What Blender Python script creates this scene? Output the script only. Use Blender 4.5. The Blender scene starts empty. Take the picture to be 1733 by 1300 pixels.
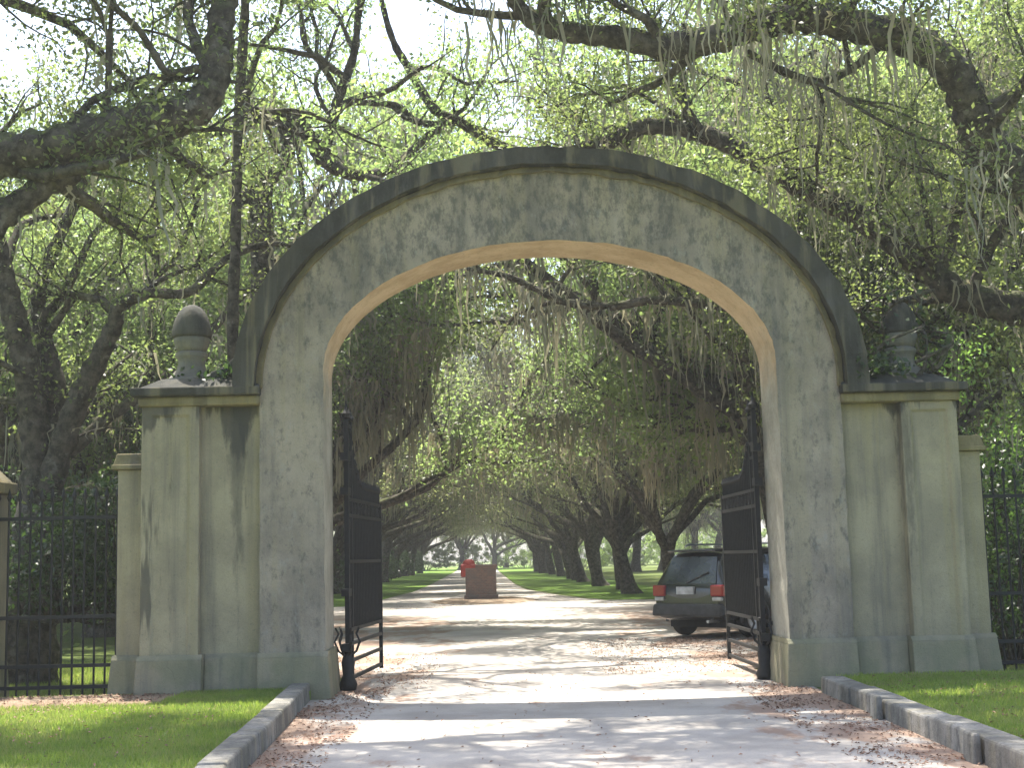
import bpy, math, random
import numpy as np
from mathutils import Vector, Matrix

R = math.radians
scn = bpy.context.scene
col = scn.collection

# ------------------------------------------------------------------ camera
FPX, CX, CY = 2300.0, 866.5, 650.0
PITCH, ROLL, EYE = math.atan(293 / 2300.0), R(-1.4), 1.65
cam_d = bpy.data.cameras.new('camera')
cam_d.sensor_width = 36.0
cam_d.lens = 36.0 * FPX / 1733.0
cam_d.clip_start, cam_d.clip_end = 0.1, 3000.0
cam = bpy.data.objects.new('camera', cam_d)
col.objects.link(cam)
CAM_M = Matrix.Translation((0, 0, EYE)) @ Matrix.Rotation(math.pi / 2 + PITCH, 4, 'X') @ Matrix.Rotation(ROLL, 4, 'Z')
cam.matrix_world = CAM_M
scn.camera = cam


def at(x, y, Y):
    """photo pixel -> world point standing at distance Y"""
    d = CAM_M.to_3x3() @ Vector(((x - CX) / FPX, (CY - y) / FPX, -1.0))
    return np.array(Vector((0, 0, EYE)) + d * (Y / d.y))


# ------------------------------------------------------------------ sky, sun, exposure
SUN_EL, SUN_AZ = R(68), R(-22)          # azimuth from +Y, negative = towards -X
w = bpy.data.worlds.new('World')
scn.world = w
w.use_nodes = True
nt = w.node_tree
sky = nt.nodes.new('ShaderNodeTexSky')
sky.sky_type = 'NISHITA'
sky.sun_disc = False
sky.sun_elevation = SUN_EL
sky.sun_rotation = SUN_AZ
sky.dust_density = 3.0
sky.air_density = 1.0
nt.links.new(sky.outputs[0], nt.nodes['Background'].inputs[0])
nt.nodes['Background'].inputs[1].default_value = 0.15
sun_d = bpy.data.lights.new('sun', 'SUN')
sun_d.energy = 5.0
sun_d.angle = R(0.53)
sun_d.color = (1.0, 0.95, 0.86)
sun = bpy.data.objects.new('sun', sun_d)
col.objects.link(sun)
sdir = Vector((math.cos(SUN_EL) * math.sin(SUN_AZ), math.cos(SUN_EL) * math.cos(SUN_AZ), math.sin(SUN_EL)))
sun.rotation_euler = sdir.to_track_quat('Z', 'Y').to_euler()
sun.location = (0, 0, 60)
scn.view_settings.view_transform = 'Standard'
scn.view_settings.look = 'None'
scn.view_settings.gamma = 1.0
scn.view_settings.exposure = 1.6
scn.cycles.max_bounces = 6
scn.cycles.diffuse_bounces = 4
scn.cycles.glossy_bounces = 2
scn.cycles.transmission_bounces = 4
scn.cycles.sample_clamp_indirect = 6.0
scn.cycles.caustics_reflective = False
scn.cycles.caustics_refractive = False
scn.cycles.use_denoising = True

rng = np.random.default_rng(11)
rnd = random.Random(5)


# ------------------------------------------------------------------ helpers
def tag(o, label=None, cat=None, group=None, kind=None):
    if label: o['label'] = label
    if cat: o['category'] = cat
    if group: o['group'] = group
    if kind: o['kind'] = kind
    return o


def empty(name, loc=(0, 0, 0), rz=0.0):
    o = bpy.data.objects.new(name, None)
    col.objects.link(o)
    o.location = loc
    o.rotation_euler = (0, 0, rz)
    o.empty_display_size = 0.2
    return o


def mesh_np(name, v, f, smooth=False):
    """v (N,3), f (M,k): one polygon size per mesh"""
    me = bpy.data.meshes.new(name)
    v = np.asarray(v, np.float32); f = np.asarray(f, np.int32)
    me.vertices.add(len(v)); me.vertices.foreach_set('co', v.ravel())
    k = f.shape[1]
    me.loops.add(f.size); me.loops.foreach_set('vertex_index', f.ravel())
    me.polygons.add(len(f))
    me.polygons.foreach_set('loop_start', np.arange(0, f.size, k, dtype=np.int32))
    if smooth:
        me.polygons.foreach_set('use_smooth', np.ones(len(f), bool))
    me.update(calc_edges=True)
    return me


def obj(name, me, mat=None, parent=None):
    o = bpy.data.objects.new(name, me)
    col.objects.link(o)
    if mat is not None and len(me.materials) == 0:
        me.materials.append(mat)
    if parent is not None:
        o.parent = parent
    return o


def tube_arrays(pts, rad, n=6, cap=True):
    pts = np.asarray(pts, float); rad = np.asarray(rad, float)
    m = len(pts)
    tan = np.gradient(pts, axis=0)
    tan /= np.linalg.norm(tan, axis=1)[:, None] + 1e-9
    ref = np.array([0.0, 0.0, 1.0]) if abs(tan[0][2]) < 0.9 else np.array([1.0, 0.0, 0.0])
    u = np.cross(tan[0], ref); u /= np.linalg.norm(u)
    a = np.linspace(0, 2 * np.pi, n, endpoint=False)
    V = np.empty((m, n, 3))
    for i in range(m):
        u = u - tan[i] * np.dot(u, tan[i]); u /= np.linalg.norm(u) + 1e-9
        b = np.cross(tan[i], u)
        V[i] = pts[i] + rad[i] * (np.cos(a)[:, None] * u + np.sin(a)[:, None] * b)
    V = V.reshape(-1, 3)
    i, j = np.meshgrid(np.arange(m - 1), np.arange(n), indexing='ij')
    F = np.stack([i * n + j, i * n + (j + 1) % n, (i + 1) * n + (j + 1) % n, (i + 1) * n + j], -1).reshape(-1, 4)
    return V, F


class MB:
    """collects boxes, prisms, tubes and lathes into ONE mesh"""
    def __init__(s): s.v, s.f = [], []
    def add(s, v, f):
        o = len(s.v); s.v += [tuple(p) for p in v]; s.f += [tuple(i + o for i in q) for q in f]; return s
    def box(s, x0, x1, y0, y1, z0, z1, tx=0, ty0=0, ty1=0, tx1=None):
        """t* shrink the top edge: tx per x0 side, tx1 per x1 side, ty0 at the y0 side"""
        tb = tx if tx1 is None else tx1
        v = [(x0, y0, z0), (x1, y0, z0), (x1, y1, z0), (x0, y1, z0),
             (x0 + tx, y0 + ty0, z1), (x1 - tb, y0 + ty0, z1), (x1 - tb, y1 - ty1, z1), (x0 + tx, y1 - ty1, z1)]
        return s.add(v, [(0, 3, 2, 1), (4, 5, 6, 7), (0, 1, 5, 4), (1, 2, 6, 5), (2, 3, 7, 6), (3, 0, 4, 7)])
    def tube(s, pts, rad, n=8, caps=True):
        if np.isscalar(rad): rad = [rad] * len(pts)
        V, F = tube_arrays(pts, rad, n)
        o = len(s.v); s.add(V, F)
        if caps:
            s.f.append(tuple(o + i for i in reversed(range(n))))
            s.f.append(tuple(o + (len(pts) - 1) * n + i for i in range(n)))
        return s
    def lathe(s, prof, n=24, c=(0, 0, 0)):
        v, f = [], []
        m = len(prof)
        for k in range(n):
            a = 2 * math.pi * k / n
            for r, z in prof: v.append((c[0] + r * math.cos(a), c[1] + r * math.sin(a), c[2] + z))
        for k in range(n):
            k2 = (k + 1) % n
            for i in range(m - 1): f.append((k * m + i, k2 * m + i, k2 * m + i + 1, k * m + i + 1))
        return s.add(v, f)
    def build(s, name, mat, parent=None, smooth=False, bevel=0, seg=2, mats=None, fmat=None):
        me = bpy.data.meshes.new(name)
        me.from_pydata(s.v, [], s.f)
        if smooth: me.polygons.foreach_set('use_smooth', [True] * len(me.polygons))
        me.materials.append(mat)
        if mats:
            for m_ in mats: me.materials.append(m_)
        if fmat: me.polygons.foreach_set('material_index', fmat)
        me.update()
        o = obj(name, me, None, parent)
        if bevel:
            b = o.modifiers.new('bevel', 'BEVEL'); b.width = bevel; b.segments = seg; b.limit_method = 'ANGLE'; b.angle_limit = R(40)
        return o


def copy_tree(o, parent=None):
    c = o.copy(); col.objects.link(c); c.parent = parent
    for ch in o.children: copy_tree(ch, c)
    return c


# ------------------------------------------------------------------ materials
class NT:
    def __init__(s, name):
        s.m = bpy.data.materials.new(name); s.m.use_nodes = True
        s.t = s.m.node_tree; s.t.nodes.clear()
        s.out = s.n('ShaderNodeOutputMaterial')
    def n(s, typ, **kw):
        k = s.t.nodes.new(typ)
        for a, b in kw.items(): setattr(k, a, b)
        return k
    def l(s, a, b): s.t.links.new(a, b)
    def pos(s): return s.n('ShaderNodeNewGeometry').outputs['Position']
    def mapped(s, vec, scale):
        k = s.n('ShaderNodeMapping'); k.inputs['Scale'].default_value = scale; s.l(vec, k.inputs[0]); return k.outputs[0]
    def noise(s, vec, scale, detail=4, rough=0.55, dist=0.0):
        k = s.n('ShaderNodeTexNoise'); k.inputs['Scale'].default_value = scale; k.inputs['Detail'].default_value = detail
        k.inputs['Roughness'].default_value = rough; k.inputs['Distortion'].default_value = dist
        s.l(vec, k.inputs['Vector']); return k.outputs['Fac']
    def ramp(s, fac, a, b, lo=0.0, hi=1.0):
        k = s.n('ShaderNodeMapRange'); k.interpolation_type = 'SMOOTHSTEP'
        for i, v in zip((1, 2, 3, 4), (a, b, lo, hi)): k.inputs[i].default_value = v
        s.l(fac, k.inputs[0]); return k.outputs[0]
    def math(s, op, a, b):
        k = s.n('ShaderNodeMath', operation=op)
        for i, v in enumerate((a, b)):
            if isinstance(v, (int, float)): k.inputs[i].default_value = v
            else: s.l(v, k.inputs[i])
        return k.outputs[0]
    def mix(s, fac, a, b):
        k = s.n('ShaderNodeMix', data_type='RGBA')
        for sock, v in ((k.inputs[0], fac), (k.inputs[6], a), (k.inputs[7], b)):
            if isinstance(v, (int, float)): sock.default_value = v
            elif isinstance(v, tuple): sock.default_value = (*v, 1.0)
            else: s.l(v, sock)
        return k.outputs[2]
    def bump(s, h, strength=0.4, dist=0.02):
        k = s.n('ShaderNodeBump'); k.inputs['Strength'].default_value = strength; k.inputs['Distance'].default_value = dist
        s.l(h, k.inputs['Height']); return k.outputs[0]
    def principled(s, colr, rough=0.8, spec=0.3, normal=None, metal=0.0, coat=0.0):
        k = s.n('ShaderNodeBsdfPrincipled')
        if isinstance(colr, tuple): k.inputs['Base Color'].default_value = (*colr, 1)
        else: s.l(colr, k.inputs['Base Color'])
        if isinstance(rough, (int, float)): k.inputs['Roughness'].default_value = rough
        else: s.l(rough, k.inputs['Roughness'])
        k.inputs['Specular IOR Level'].default_value = spec; k.inputs['Metallic'].default_value = metal
        k.inputs['Coat Weight'].default_value = coat
        if normal is not None: s.l(normal, k.inputs['Normal'])
        return k.outputs[0]
    def end(s, sh): s.l(sh, s.out.inputs[0]); return s.m


def m_plain(name, c, rough=0.7, spec=0.3, metal=0.0, var=0.25, scale=8, coat=0.0):
    t = NT(name); p = t.pos()
    n = t.noise(p, scale, 5)
    cc = t.mix(t.ramp(n, 0.3, 0.7), tuple(x * (1 - var) for x in c), tuple(min(1, x * (1 + var)) for x in c))
    return t.end(t.principled(cc, rough, spec, t.bump(t.noise(p, scale * 6, 3), 0.15, 0.005), metal, coat))


def m_stucco(name, light, dark, spk_z=None, drip_z=None, algae_z=None, ochre=0.35, spk=0.35, drip=0.7, stains=False):
    t = NT(name); p = t.pos()
    c = t.mix(t.ramp(t.noise(p, 1.3, 6, 0.62), 0.34, 0.66), dark, light)
    st = t.noise(t.mapped(p, (5.0, 5.0, 0.28)), 1.0, 5, 0.6)
    c = t.mix(t.math('MULTIPLY', t.ramp(st, 0.46, 0.72), 0.6), c, (0.125, 0.118, 0.106))
    st2 = t.noise(t.mapped(p, (7.0, 7.0, 0.2)), 0.7, 4, 0.55)
    c = t.mix(t.math('MULTIPLY', t.ramp(st2, 0.50, 0.64), ochre), c, (0.33, 0.285, 0.165))
    sep = t.n('ShaderNodeSeparateXYZ'); t.l(p, sep.inputs[0]); z = sep.outputs['Z']
    if algae_z:
        a = t.math('MULTIPLY', t.ramp(z, algae_z, algae_z * 0.25), t.ramp(t.noise(p, 2.2, 5), 0.35, 0.6))
        c = t.mix(t.math('MULTIPLY', a, 0.5), c, (0.165, 0.18, 0.10))
    if spk_z:
        s1 = t.noise(t.mapped(p, (1, 1, 0.5)), 8.5, 8, 0.75)
        thr = t.ramp(z, spk_z[0], spk_z[1], 0.0, 0.085)
        s1 = t.ramp(t.math('ADD', s1, thr), 0.50, 0.70)
        c = t.mix(t.math('MULTIPLY', s1, 0.72), c, (0.08, 0.082, 0.078))
        s3 = t.ramp(t.noise(t.mapped(p, (1, 1, 0.6)), 9.0, 6, 0.7), 0.56, 0.68)
        c = t.mix(t.math('MULTIPLY', s3, 0.4), c, (0.33, 0.32, 0.28))
    s2 = t.ramp(t.noise(p, 26, 6, 0.7), 0.55, 0.7)
    c = t.mix(t.math('MULTIPLY', s2, spk), c, (0.085, 0.088, 0.08))
    if drip_z:
        dn = t.noise(t.mapped(p, (3.2, 3.2, 0.35)), 1.0, 4, 0.6)
        dz = t.ramp(z, drip_z - 0.55, drip_z, 0.0, 0.22)
        d = t.ramp(t.math('ADD', dn, dz), 0.66, 0.72)
        c = t.mix(t.math('MULTIPLY', d, drip), c, (0.05, 0.05, 0.047))
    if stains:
        # tapering run-off stain beside the arch; re-entrant corner line paints pilaster shade plus streak
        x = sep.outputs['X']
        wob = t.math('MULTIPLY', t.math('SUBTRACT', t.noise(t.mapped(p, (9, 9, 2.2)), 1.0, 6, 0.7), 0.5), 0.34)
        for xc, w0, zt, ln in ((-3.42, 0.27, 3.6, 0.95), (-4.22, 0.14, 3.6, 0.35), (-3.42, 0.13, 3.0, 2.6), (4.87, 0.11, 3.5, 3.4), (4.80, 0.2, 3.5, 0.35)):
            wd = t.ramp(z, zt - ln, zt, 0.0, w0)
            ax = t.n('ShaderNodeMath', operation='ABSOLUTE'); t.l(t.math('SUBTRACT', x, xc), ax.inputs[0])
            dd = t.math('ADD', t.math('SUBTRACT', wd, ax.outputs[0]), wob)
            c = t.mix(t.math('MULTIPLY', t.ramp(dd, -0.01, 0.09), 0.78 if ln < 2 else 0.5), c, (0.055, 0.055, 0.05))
    fine = t.ramp(t.noise(p, 85, 5, 0.75), 0.3, 0.7)
    c = t.mix(t.math('MULTIPLY', fine, 0.22), c, (0.07, 0.068, 0.06))
    v = t.n('ShaderNodeTexVoronoi', feature='DISTANCE_TO_EDGE'); v.inputs['Scale'].default_value = 0.55
    wv = t.n('ShaderNodeVectorMath', operation='ADD'); t.l(p, wv.inputs[0])
    nv = t.n('ShaderNodeTexNoise'); nv.inputs['Scale'].default_value = 1.2; nv.inputs['Detail'].default_value = 5; t.l(p, nv.inputs['Vector']); t.l(nv.outputs['Color'], wv.inputs[1])
    t.l(wv.outputs[0], v.inputs['Vector'])
    crack = t.math('MULTIPLY', t.ramp(v.outputs['Distance'], 0.008, 0.0), t.ramp(t.noise(p, 0.7, 3), 0.52, 0.64))
    c = t.mix(t.math('MULTIPLY', crack, 0.08), c, (0.05, 0.05, 0.045))
    h = t.math('ADD', t.noise(p, 5, 6, 0.6), t.math('MULTIPLY', t.noise(p, 55, 5, 0.7), 0.4))
    h = t.math('SUBTRACT', h, t.math('MULTIPLY', crack, 0.15))
    return t.end(t.principled(c, 0.92, 0.15, t.bump(h, 0.65, 0.035)))


def m_leaf(name, base, trans, var=0.5, tmix=0.5, rough=0.5, clump=0.5, dry=None):
    t = NT(name); p = t.pos()
    g = t.n('ShaderNodeNewGeometry')
    r = g.outputs['Random Per Island']
    cl = t.ramp(t.noise(p, clump, 3), 0.35, 0.68)
    f = t.math('ADD', t.math('MULTIPLY', r, 0.6), t.math('MULTIPLY', cl, 0.4))
    hi = tuple(min(1, x * (1 + var)) for x in base); lo = tuple(x * (1 - var) for x in base)
    c = t.mix(f, lo, (hi[0] * 1.25, hi[1], hi[2]))
    thi = tuple(min(1, x * (1 + var * 0.6)) for x in trans); tlo = tuple(x * (1 - var * 0.6) for x in trans)
    tc = t.mix(f, tlo, (min(1, thi[0] * 1.2), thi[1], thi[2] * 0.8))
    if dry:
        df = t.ramp(t.math('ADD', t.math('MULTIPLY', t.noise(p, 1.7, 5, 0.65), 0.75), t.math('MULTIPLY', r, 0.25)), 0.48, 0.60)
        c = t.mix(t.math('MULTIPLY', df, 0.5), c, dry); tc = t.mix(t.math('MULTIPLY', df, 0.5), tc, dry)
    tr = t.n('ShaderNodeBsdfTranslucent'); t.l(tc, tr.inputs[0])
    mx = t.n('ShaderNodeMixShader'); mx.inputs[0].default_value = tmix
    t.l(t.principled(c, rough, 0.45), mx.inputs[1]); t.l(tr.outputs[0], mx.inputs[2])
    return t.end(mx.outputs[0])


def m_bark(name, c, moss=(0.10, 0.12, 0.045), amt=0.6):
    t = NT(name); p = t.pos()
    b = t.mix(t.ramp(t.noise(p, 7.0, 8, 0.72), 0.36, 0.64), tuple(x * 0.4 for x in c), tuple(x * 1.6 for x in c))
    li = t.ramp(t.noise(p, 6.0, 6, 0.7), 0.56, 0.66)
    b = t.mix(t.math('MULTIPLY', li, 0.5), b, (0.22, 0.21, 0.18))
    g = t.n('ShaderNodeNewGeometry'); sep = t.n('ShaderNodeSeparateXYZ'); t.l(g.outputs['True Normal'], sep.inputs[0])
    up = t.math('MULTIPLY', t.ramp(sep.outputs['Z'], 0.1, 0.8), t.ramp(t.noise(p, 4.0, 5), 0.42, 0.6))
    b = t.mix(t.math('MULTIPLY', up, amt), b, moss)
    v = t.n('ShaderNodeTexVoronoi'); v.inputs['Scale'].default_value = 14; t.l(t.mapped(p, (1, 1, 0.4)), v.inputs['Vector'])
    h = t.math('ADD', t.math('MULTIPLY', v.outputs['Distance'], 0.6), t.noise(p, 22, 6, 0.7))
    return t.end(t.principled(b, 0.95, 0.1, t.bump(h, 0.9, 0.04)))


def m_road():
    t = NT('road_sandy_asphalt'); p = t.pos()
    c = t.mix(t.ramp(t.noise(p, 0.8, 6, 0.6), 0.35, 0.65), (0.33, 0.30, 0.265), (0.46, 0.42, 0.37))
    c = t.mix(t.math('MULTIPLY', t.ramp(t.noise(p, 60, 4, 0.7), 0.5, 0.7), 0.35), c, (0.17, 0.165, 0.16))
    # leaf dust gathered along the edges and in patches
    sep = t.n('ShaderNodeSeparateXYZ'); t.l(p, sep.inputs[0]); x, y = sep.outputs['X'], sep.outputs['Y']
    ed = t.math('MAXIMUM', t.ramp(x, -0.9, -2.4), t.ramp(x, 1.6, 3.4))
    n = t.noise(t.mapped(p, (1, 0.45, 1)), 1.1, 7, 0.68)
    lit = t.ramp(t.math('ADD', n, t.math('MULTIPLY', ed, 0.16)), 0.57, 0.68)
    lit = t.math('MULTIPLY', lit, t.ramp(y, 46, 36))
    c = t.mix(t.math('MULTIPLY', lit, 0.8), c, (0.255, 0.165, 0.115))
    h = t.math('ADD', t.noise(p, 90, 4, 0.7), t.noise(p, 3, 4))
    return t.end(t.principled(c, 0.9, 0.2, t.bump(h, 0.35, 0.01)))


def m_ground(name, a, b, lit=None, litc=(0.24, 0.18, 0.12), scale=0.6):
    t = NT(name); p = t.pos()
    c = t.mix(t.ramp(t.noise(p, scale, 6, 0.65), 0.35, 0.65), a, b)
    c = t.mix(t.math('MULTIPLY', t.ramp(t.noise(p, 30, 5, 0.7), 0.45, 0.7), 0.5), c, tuple(x * 0.4 for x in a))
    if lit is not None:
        c = t.mix(t.ramp(t.noise(p, 0.9, 6, 0.7), lit, lit + 0.1), c, litc)
    return t.end(t.principled(c, 0.95, 0.1, t.bump(t.noise(p, 40, 6, 0.7), 0.7, 0.05)))


M = {}
M['arch'] = m_stucco('arch_stucco', (0.37, 0.318, 0.245), (0.235, 0.205, 0.165), spk_z=(3.6, 6.2), algae_z=0.9, ochre=0.3, spk=0.3)
M['pier'] = m_stucco('pier_stucco', (0.40, 0.35, 0.235), (0.29, 0.255, 0.178), drip_z=3.62, algae_z=0.9, ochre=0.6, spk=0.3, stains=True)  # run-off marks, plus shade painted along one pilaster side
M['plinth'] = m_stucco('plinth_stucco', (0.34, 0.30, 0.205), (0.24, 0.218, 0.155), algae_z=1.2, ochre=0.25, spk=0.15)
M['mould'] = m_stucco('mossy_moulding', (0.065, 0.061, 0.05), (0.03, 0.03, 0.025), ochre=0.3, spk=0.5)
M['ochre'] = m_stucco('ochre_bed_moulding', (0.25, 0.21, 0.105), (0.14, 0.122, 0.075), ochre=0.5, spk=0.35)
def m_soffit():
    t = NT('soffit_and_jamb_stucco'); p = t.pos()
    sep = t.n('ShaderNodeSeparateXYZ'); t.l(p, sep.inputs[0]); z = sep.outputs['Z']
    n = t.noise(p, 1.6, 6, 0.65)
    tan = t.mix(t.ramp(n, 0.35, 0.65), (0.42, 0.31, 0.20), (0.56, 0.43, 0.30))
    gry = t.mix(t.ramp(n, 0.35, 0.65), (0.25, 0.235, 0.19), (0.36, 0.34, 0.28))
    f = t.ramp(t.math('ADD', z, t.math('MULTIPLY', t.math('SUBTRACT', t.noise(p, 2.4, 5), 0.5), 1.4)), 3.4, 4.4)
    c = t.mix(f, gry, tan)
    c = t.mix(t.math('MULTIPLY', t.ramp(t.noise(p, 18, 6, 0.7), 0.52, 0.7), 0.4), c, (0.15, 0.13, 0.10))
    return t.end(t.principled(c, 0.92, 0.15, t.bump(t.noise(p, 14, 6, 0.65), 0.4, 0.03)))


M['soffit'] = m_soffit()
M['finial'] = m_stucco('finial_stone', (0.20, 0.195, 0.165), (0.12, 0.12, 0.105), ochre=0.3, spk=0.5)
M['dark_stone'] = m_stucco('dark_lichen_stone', (0.075, 0.075, 0.066), (0.035, 0.036, 0.032), ochre=0.1, spk=0.5)
M['iron'] = m_plain('black_iron', (0.012, 0.0125, 0.013), 0.62, 0.35, 0.0, 0.3, 20)
M['road'] = m_road()
M['grass_ground'] = m_ground('lawn_ground', (0.15, 0.22, 0.045), (0.22, 0.29, 0.065), lit=0.66)
M['verge'] = m_ground('verge_ground', (0.12, 0.21, 0.035), (0.17, 0.27, 0.05), lit=0.70)
M['soil'] = m_ground('wood_floor', (0.09, 0.12, 0.035), (0.15, 0.19, 0.05), lit=0.60, scale=0.12)
M['litter_ground'] = m_ground('litter_ground', (0.26, 0.19, 0.13), (0.36, 0.28, 0.20), scale=1.2)
M['kerb'] = m_stucco('kerb_stone', (0.36, 0.34, 0.30), (0.15, 0.145, 0.125), ochre=0.3, spk=0.6, spk_z=(-1, 2))
M['bark'] = m_bark('oak_bark', (0.072, 0.063, 0.051))
M['bark_pale'] = m_bark('pale_bark', (0.20, 0.18, 0.14), amt=0.2)
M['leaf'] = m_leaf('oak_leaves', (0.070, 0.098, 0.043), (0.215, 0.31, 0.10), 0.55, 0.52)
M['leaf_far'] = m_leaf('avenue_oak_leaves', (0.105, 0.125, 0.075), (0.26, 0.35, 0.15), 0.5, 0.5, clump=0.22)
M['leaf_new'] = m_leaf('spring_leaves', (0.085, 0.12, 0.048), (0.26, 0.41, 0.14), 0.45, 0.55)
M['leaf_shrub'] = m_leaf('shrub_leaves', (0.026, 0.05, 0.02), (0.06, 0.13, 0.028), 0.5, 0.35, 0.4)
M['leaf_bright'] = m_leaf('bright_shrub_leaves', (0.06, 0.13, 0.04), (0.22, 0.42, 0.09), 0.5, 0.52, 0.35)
M['moss'] = m_leaf('spanish_moss', (0.25, 0.265, 0.205), (0.28, 0.30, 0.22), 0.3, 0.4, 0.9)
M['grass'] = m_leaf('grass_blades', (0.17, 0.27, 0.05), (0.33, 0.50, 0.085), 0.4, 0.45, 0.6, clump=1.1, dry=(0.34, 0.29, 0.14))
M['litter'] = m_leaf('dead_leaves', (0.21, 0.14, 0.09), (0.12, 0.07, 0.035), 0.5, 0.12, 0.7)
M['car_paint'] = m_plain('black_car_paint', (0.012, 0.012, 0.014), 0.22, 0.5, 0.0, 0.1, 3, 0.8)
M['glass'] = m_plain('dark_car_glass', (0.02, 0.026, 0.034), 0.06, 0.8, 0.0, 0.1, 3)
M['tyre'] = m_plain('tyre_rubber', (0.018, 0.018, 0.018), 0.85, 0.2)
M['rim'] = m_plain('wheel_alloy', (0.35, 0.35, 0.36), 0.35, 0.5, 0.8, 0.1)
M['lamp_red'] = m_plain('red_tail_lamp', (0.26, 0.008, 0.014), 0.2, 0.5, 0, 0.1, 3, 0.5)
M['lamp_white'] = m_plain('white_lamp', (0.45, 0.45, 0.43), 0.2, 0.5)
M['plate'] = m_plain('number_plate', (0.42, 0.43, 0.44), 0.4)
M['trim'] = m_plain('grey_bumper_plastic', (0.05, 0.05, 0.05), 0.6)
M['silver'] = m_plain('silver_trim', (0.5, 0.5, 0.5), 0.3, 0.5, 0.6, 0.1)
M['red'] = m_plain('red_painted_metal', (0.42, 0.05, 0.04), 0.5, 0.4, 0, 0.2)


def m_brick():
    t = NT('old_brick'); p = t.pos()
    b = t.n('ShaderNodeTexBrick'); b.inputs['Scale'].default_value = 4.0
    b.inputs['Color1'].default_value = (0.27, 0.16, 0.13, 1); b.inputs['Color2'].default_value = (0.20, 0.13, 0.115, 1)
    b.inputs['Mortar'].default_value = (0.23, 0.21, 0.19, 1); b.inputs['Mortar Size'].default_value = 0.02
    k = t.n('ShaderNodeMapping'); k.inputs['Rotation'].default_value = (math.pi / 2, 0, 0); t.l(p, k.inputs[0]); t.l(k.outputs[0], b.inputs['Vector'])
    c = t.mix(t.math('MULTIPLY', t.ramp(t.noise(p, 3, 6), 0.45, 0.65), 0.6), b.outputs[0], (0.18, 0.15, 0.14))
    return t.end(t.principled(c, 0.9, 0.1, t.bump(t.noise(p, 30, 5), 0.5, 0.02)))


M['brick'] = m_brick()

# ------------------------------------------------------------------ the setting: ground, roads, lawns
AX = lambda y: -0.65 - 0.025 * y          # avenue axis


def sheet(name, poly, z, mat, label, n=1):
    me = bpy.data.meshes.new(name)
    me.from_pydata([(x, y, z) for x, y in poly], [], [tuple(range(len(poly)))])
    if me.polygons[0].normal.z < 0: me.flip_normals()
    o = obj(name, me, mat)
    return tag(o, label, 'ground', kind='structure')


sheet('ground', [(-420, -60), (420, -60), (420, 620), (-420, 620)], 0.0, M['soil'], 'patchy green woodland floor around the drive')
road_poly = [(-2.5, -6), (3.55, -6), (3.55, 17.0), (3.3, 19.5), (5.0, 21.0), (14, 23.5), (40, 26), (40, 42), (14, 43), (8.5, 45.5)]
for y in (52, 60, 70, 85, 110, 150, 200, 260, 330): road_poly.append((AX(y) + 2.6 + 3.0 * max(0, (75 - y) / 30) ** 1.5, y))
for y in (330, 260, 200, 150, 110, 85, 70, 60, 52): road_poly.append((AX(y) - 2.7 - 1.6 * max(0, (75 - y) / 30), y))
road_poly += [(-7.6, 46), (-7.9, 36), (-7.2, 26), (-4.6, 21.0), (-2.3, 19.5), (-2.5, 17)]
sheet('road', road_poly, 0.008, M['road'], 'pale sandy drive running through the gate')
for s, nm in ((1, 'right'), (-1, 'left')):
    pl = [(AX(y) + s * (2.7 + (3.0 if s > 0 else 1.6) * max(0, (75 - y) / 30) ** 1.2), y) for y in (50, 60, 70, 85, 110, 150, 200, 260)]
    pl += [(AX(y) + s * 9.0, y) for y in (260, 200, 150, 110, 85, 70, 60, 50)]
    sheet('verge_' + nm, pl, 0.012, M['verge'], 'sunlit grass verge under the avenue oaks')


def lawn(name, x0, x1, y0, y1, z, label):
    b = MB().box(x0, x1, y0, y1, -0.05, z)
    return tag(b.build(name, M['grass_ground']), label, 'lawn', kind='structure')


lawn('lawn_left', -14, -2.5, -6, 16.75, 0.12, 'raised lawn before the stained pier')
lawn('lawn_right', 3.78, 16, -6, 16.95, 0.12, 'raised lawn before the plain pier')
sheet('litter_strip', [(-9, 15.1), (-6.0, 14.7), (-4.6, 14.95), (-3.6, 15.3), (-3.3, 15.9), (-3.6, 16.6), (-9, 16.6)], 0.126, M['litter_ground'],
      'strip of dry leaf litter in front of the stained pier')

# kerbs: rows of stone blocks
kl = empty('kerb_left', (-2.28, 10.6, 0), R(3.2)); tag(kl, 'low stone kerb edging the lawn before the stained pier', 'kerb', kind='structure')
y = -5.0; i = 0
while y < 16.0:
    L = min(rnd.uniform(1.15, 1.75), 16.1 - y)
    jz, jx = rnd.uniform(-.012, .012), rnd.uniform(-.012, .012)
    b = MB().box(-.13 + jx, .12 + jx, y - 10 + .006, y + L - 10 - .006, -.05, .2 + jz, .012, .0, .0)
    b.build('kerb_stone', M['kerb'], kl, bevel=.022)
    y += L
kr = empty('kerb_right', (3.62, 10, 0)); tag(kr, 'low stone kerb with upright posts edging the lawn before the plain pier', 'kerb', kind='structure')
cuts = [-5, -3.4, -1.6, .2, 2.0, 3.6, 5.3, 7.0, 8.8, 10.55, 12.0, 13.55, 14.75, 16.1]
for a, b_ in zip(cuts[:-1], cuts[1:]):
    jz, jx = rnd.uniform(-.012, .012), rnd.uniform(-.012, .012)
    MB().box(-.12 + jx, .17 + jx, a - 10 + .006, b_ - 10 - .006, -.05, .2 + jz, .01).build('kerb_stone', M['kerb'], kr, bevel=.022)
for y in (10.7, 13.5):                      # upright posts standing between kerb lengths
    MB().box(-.2, -.122, y - 10 - .13, y - 10 + .13, -.05, .235, .012).build('kerb_post', M['kerb'], kr, bevel=.02)

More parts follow.
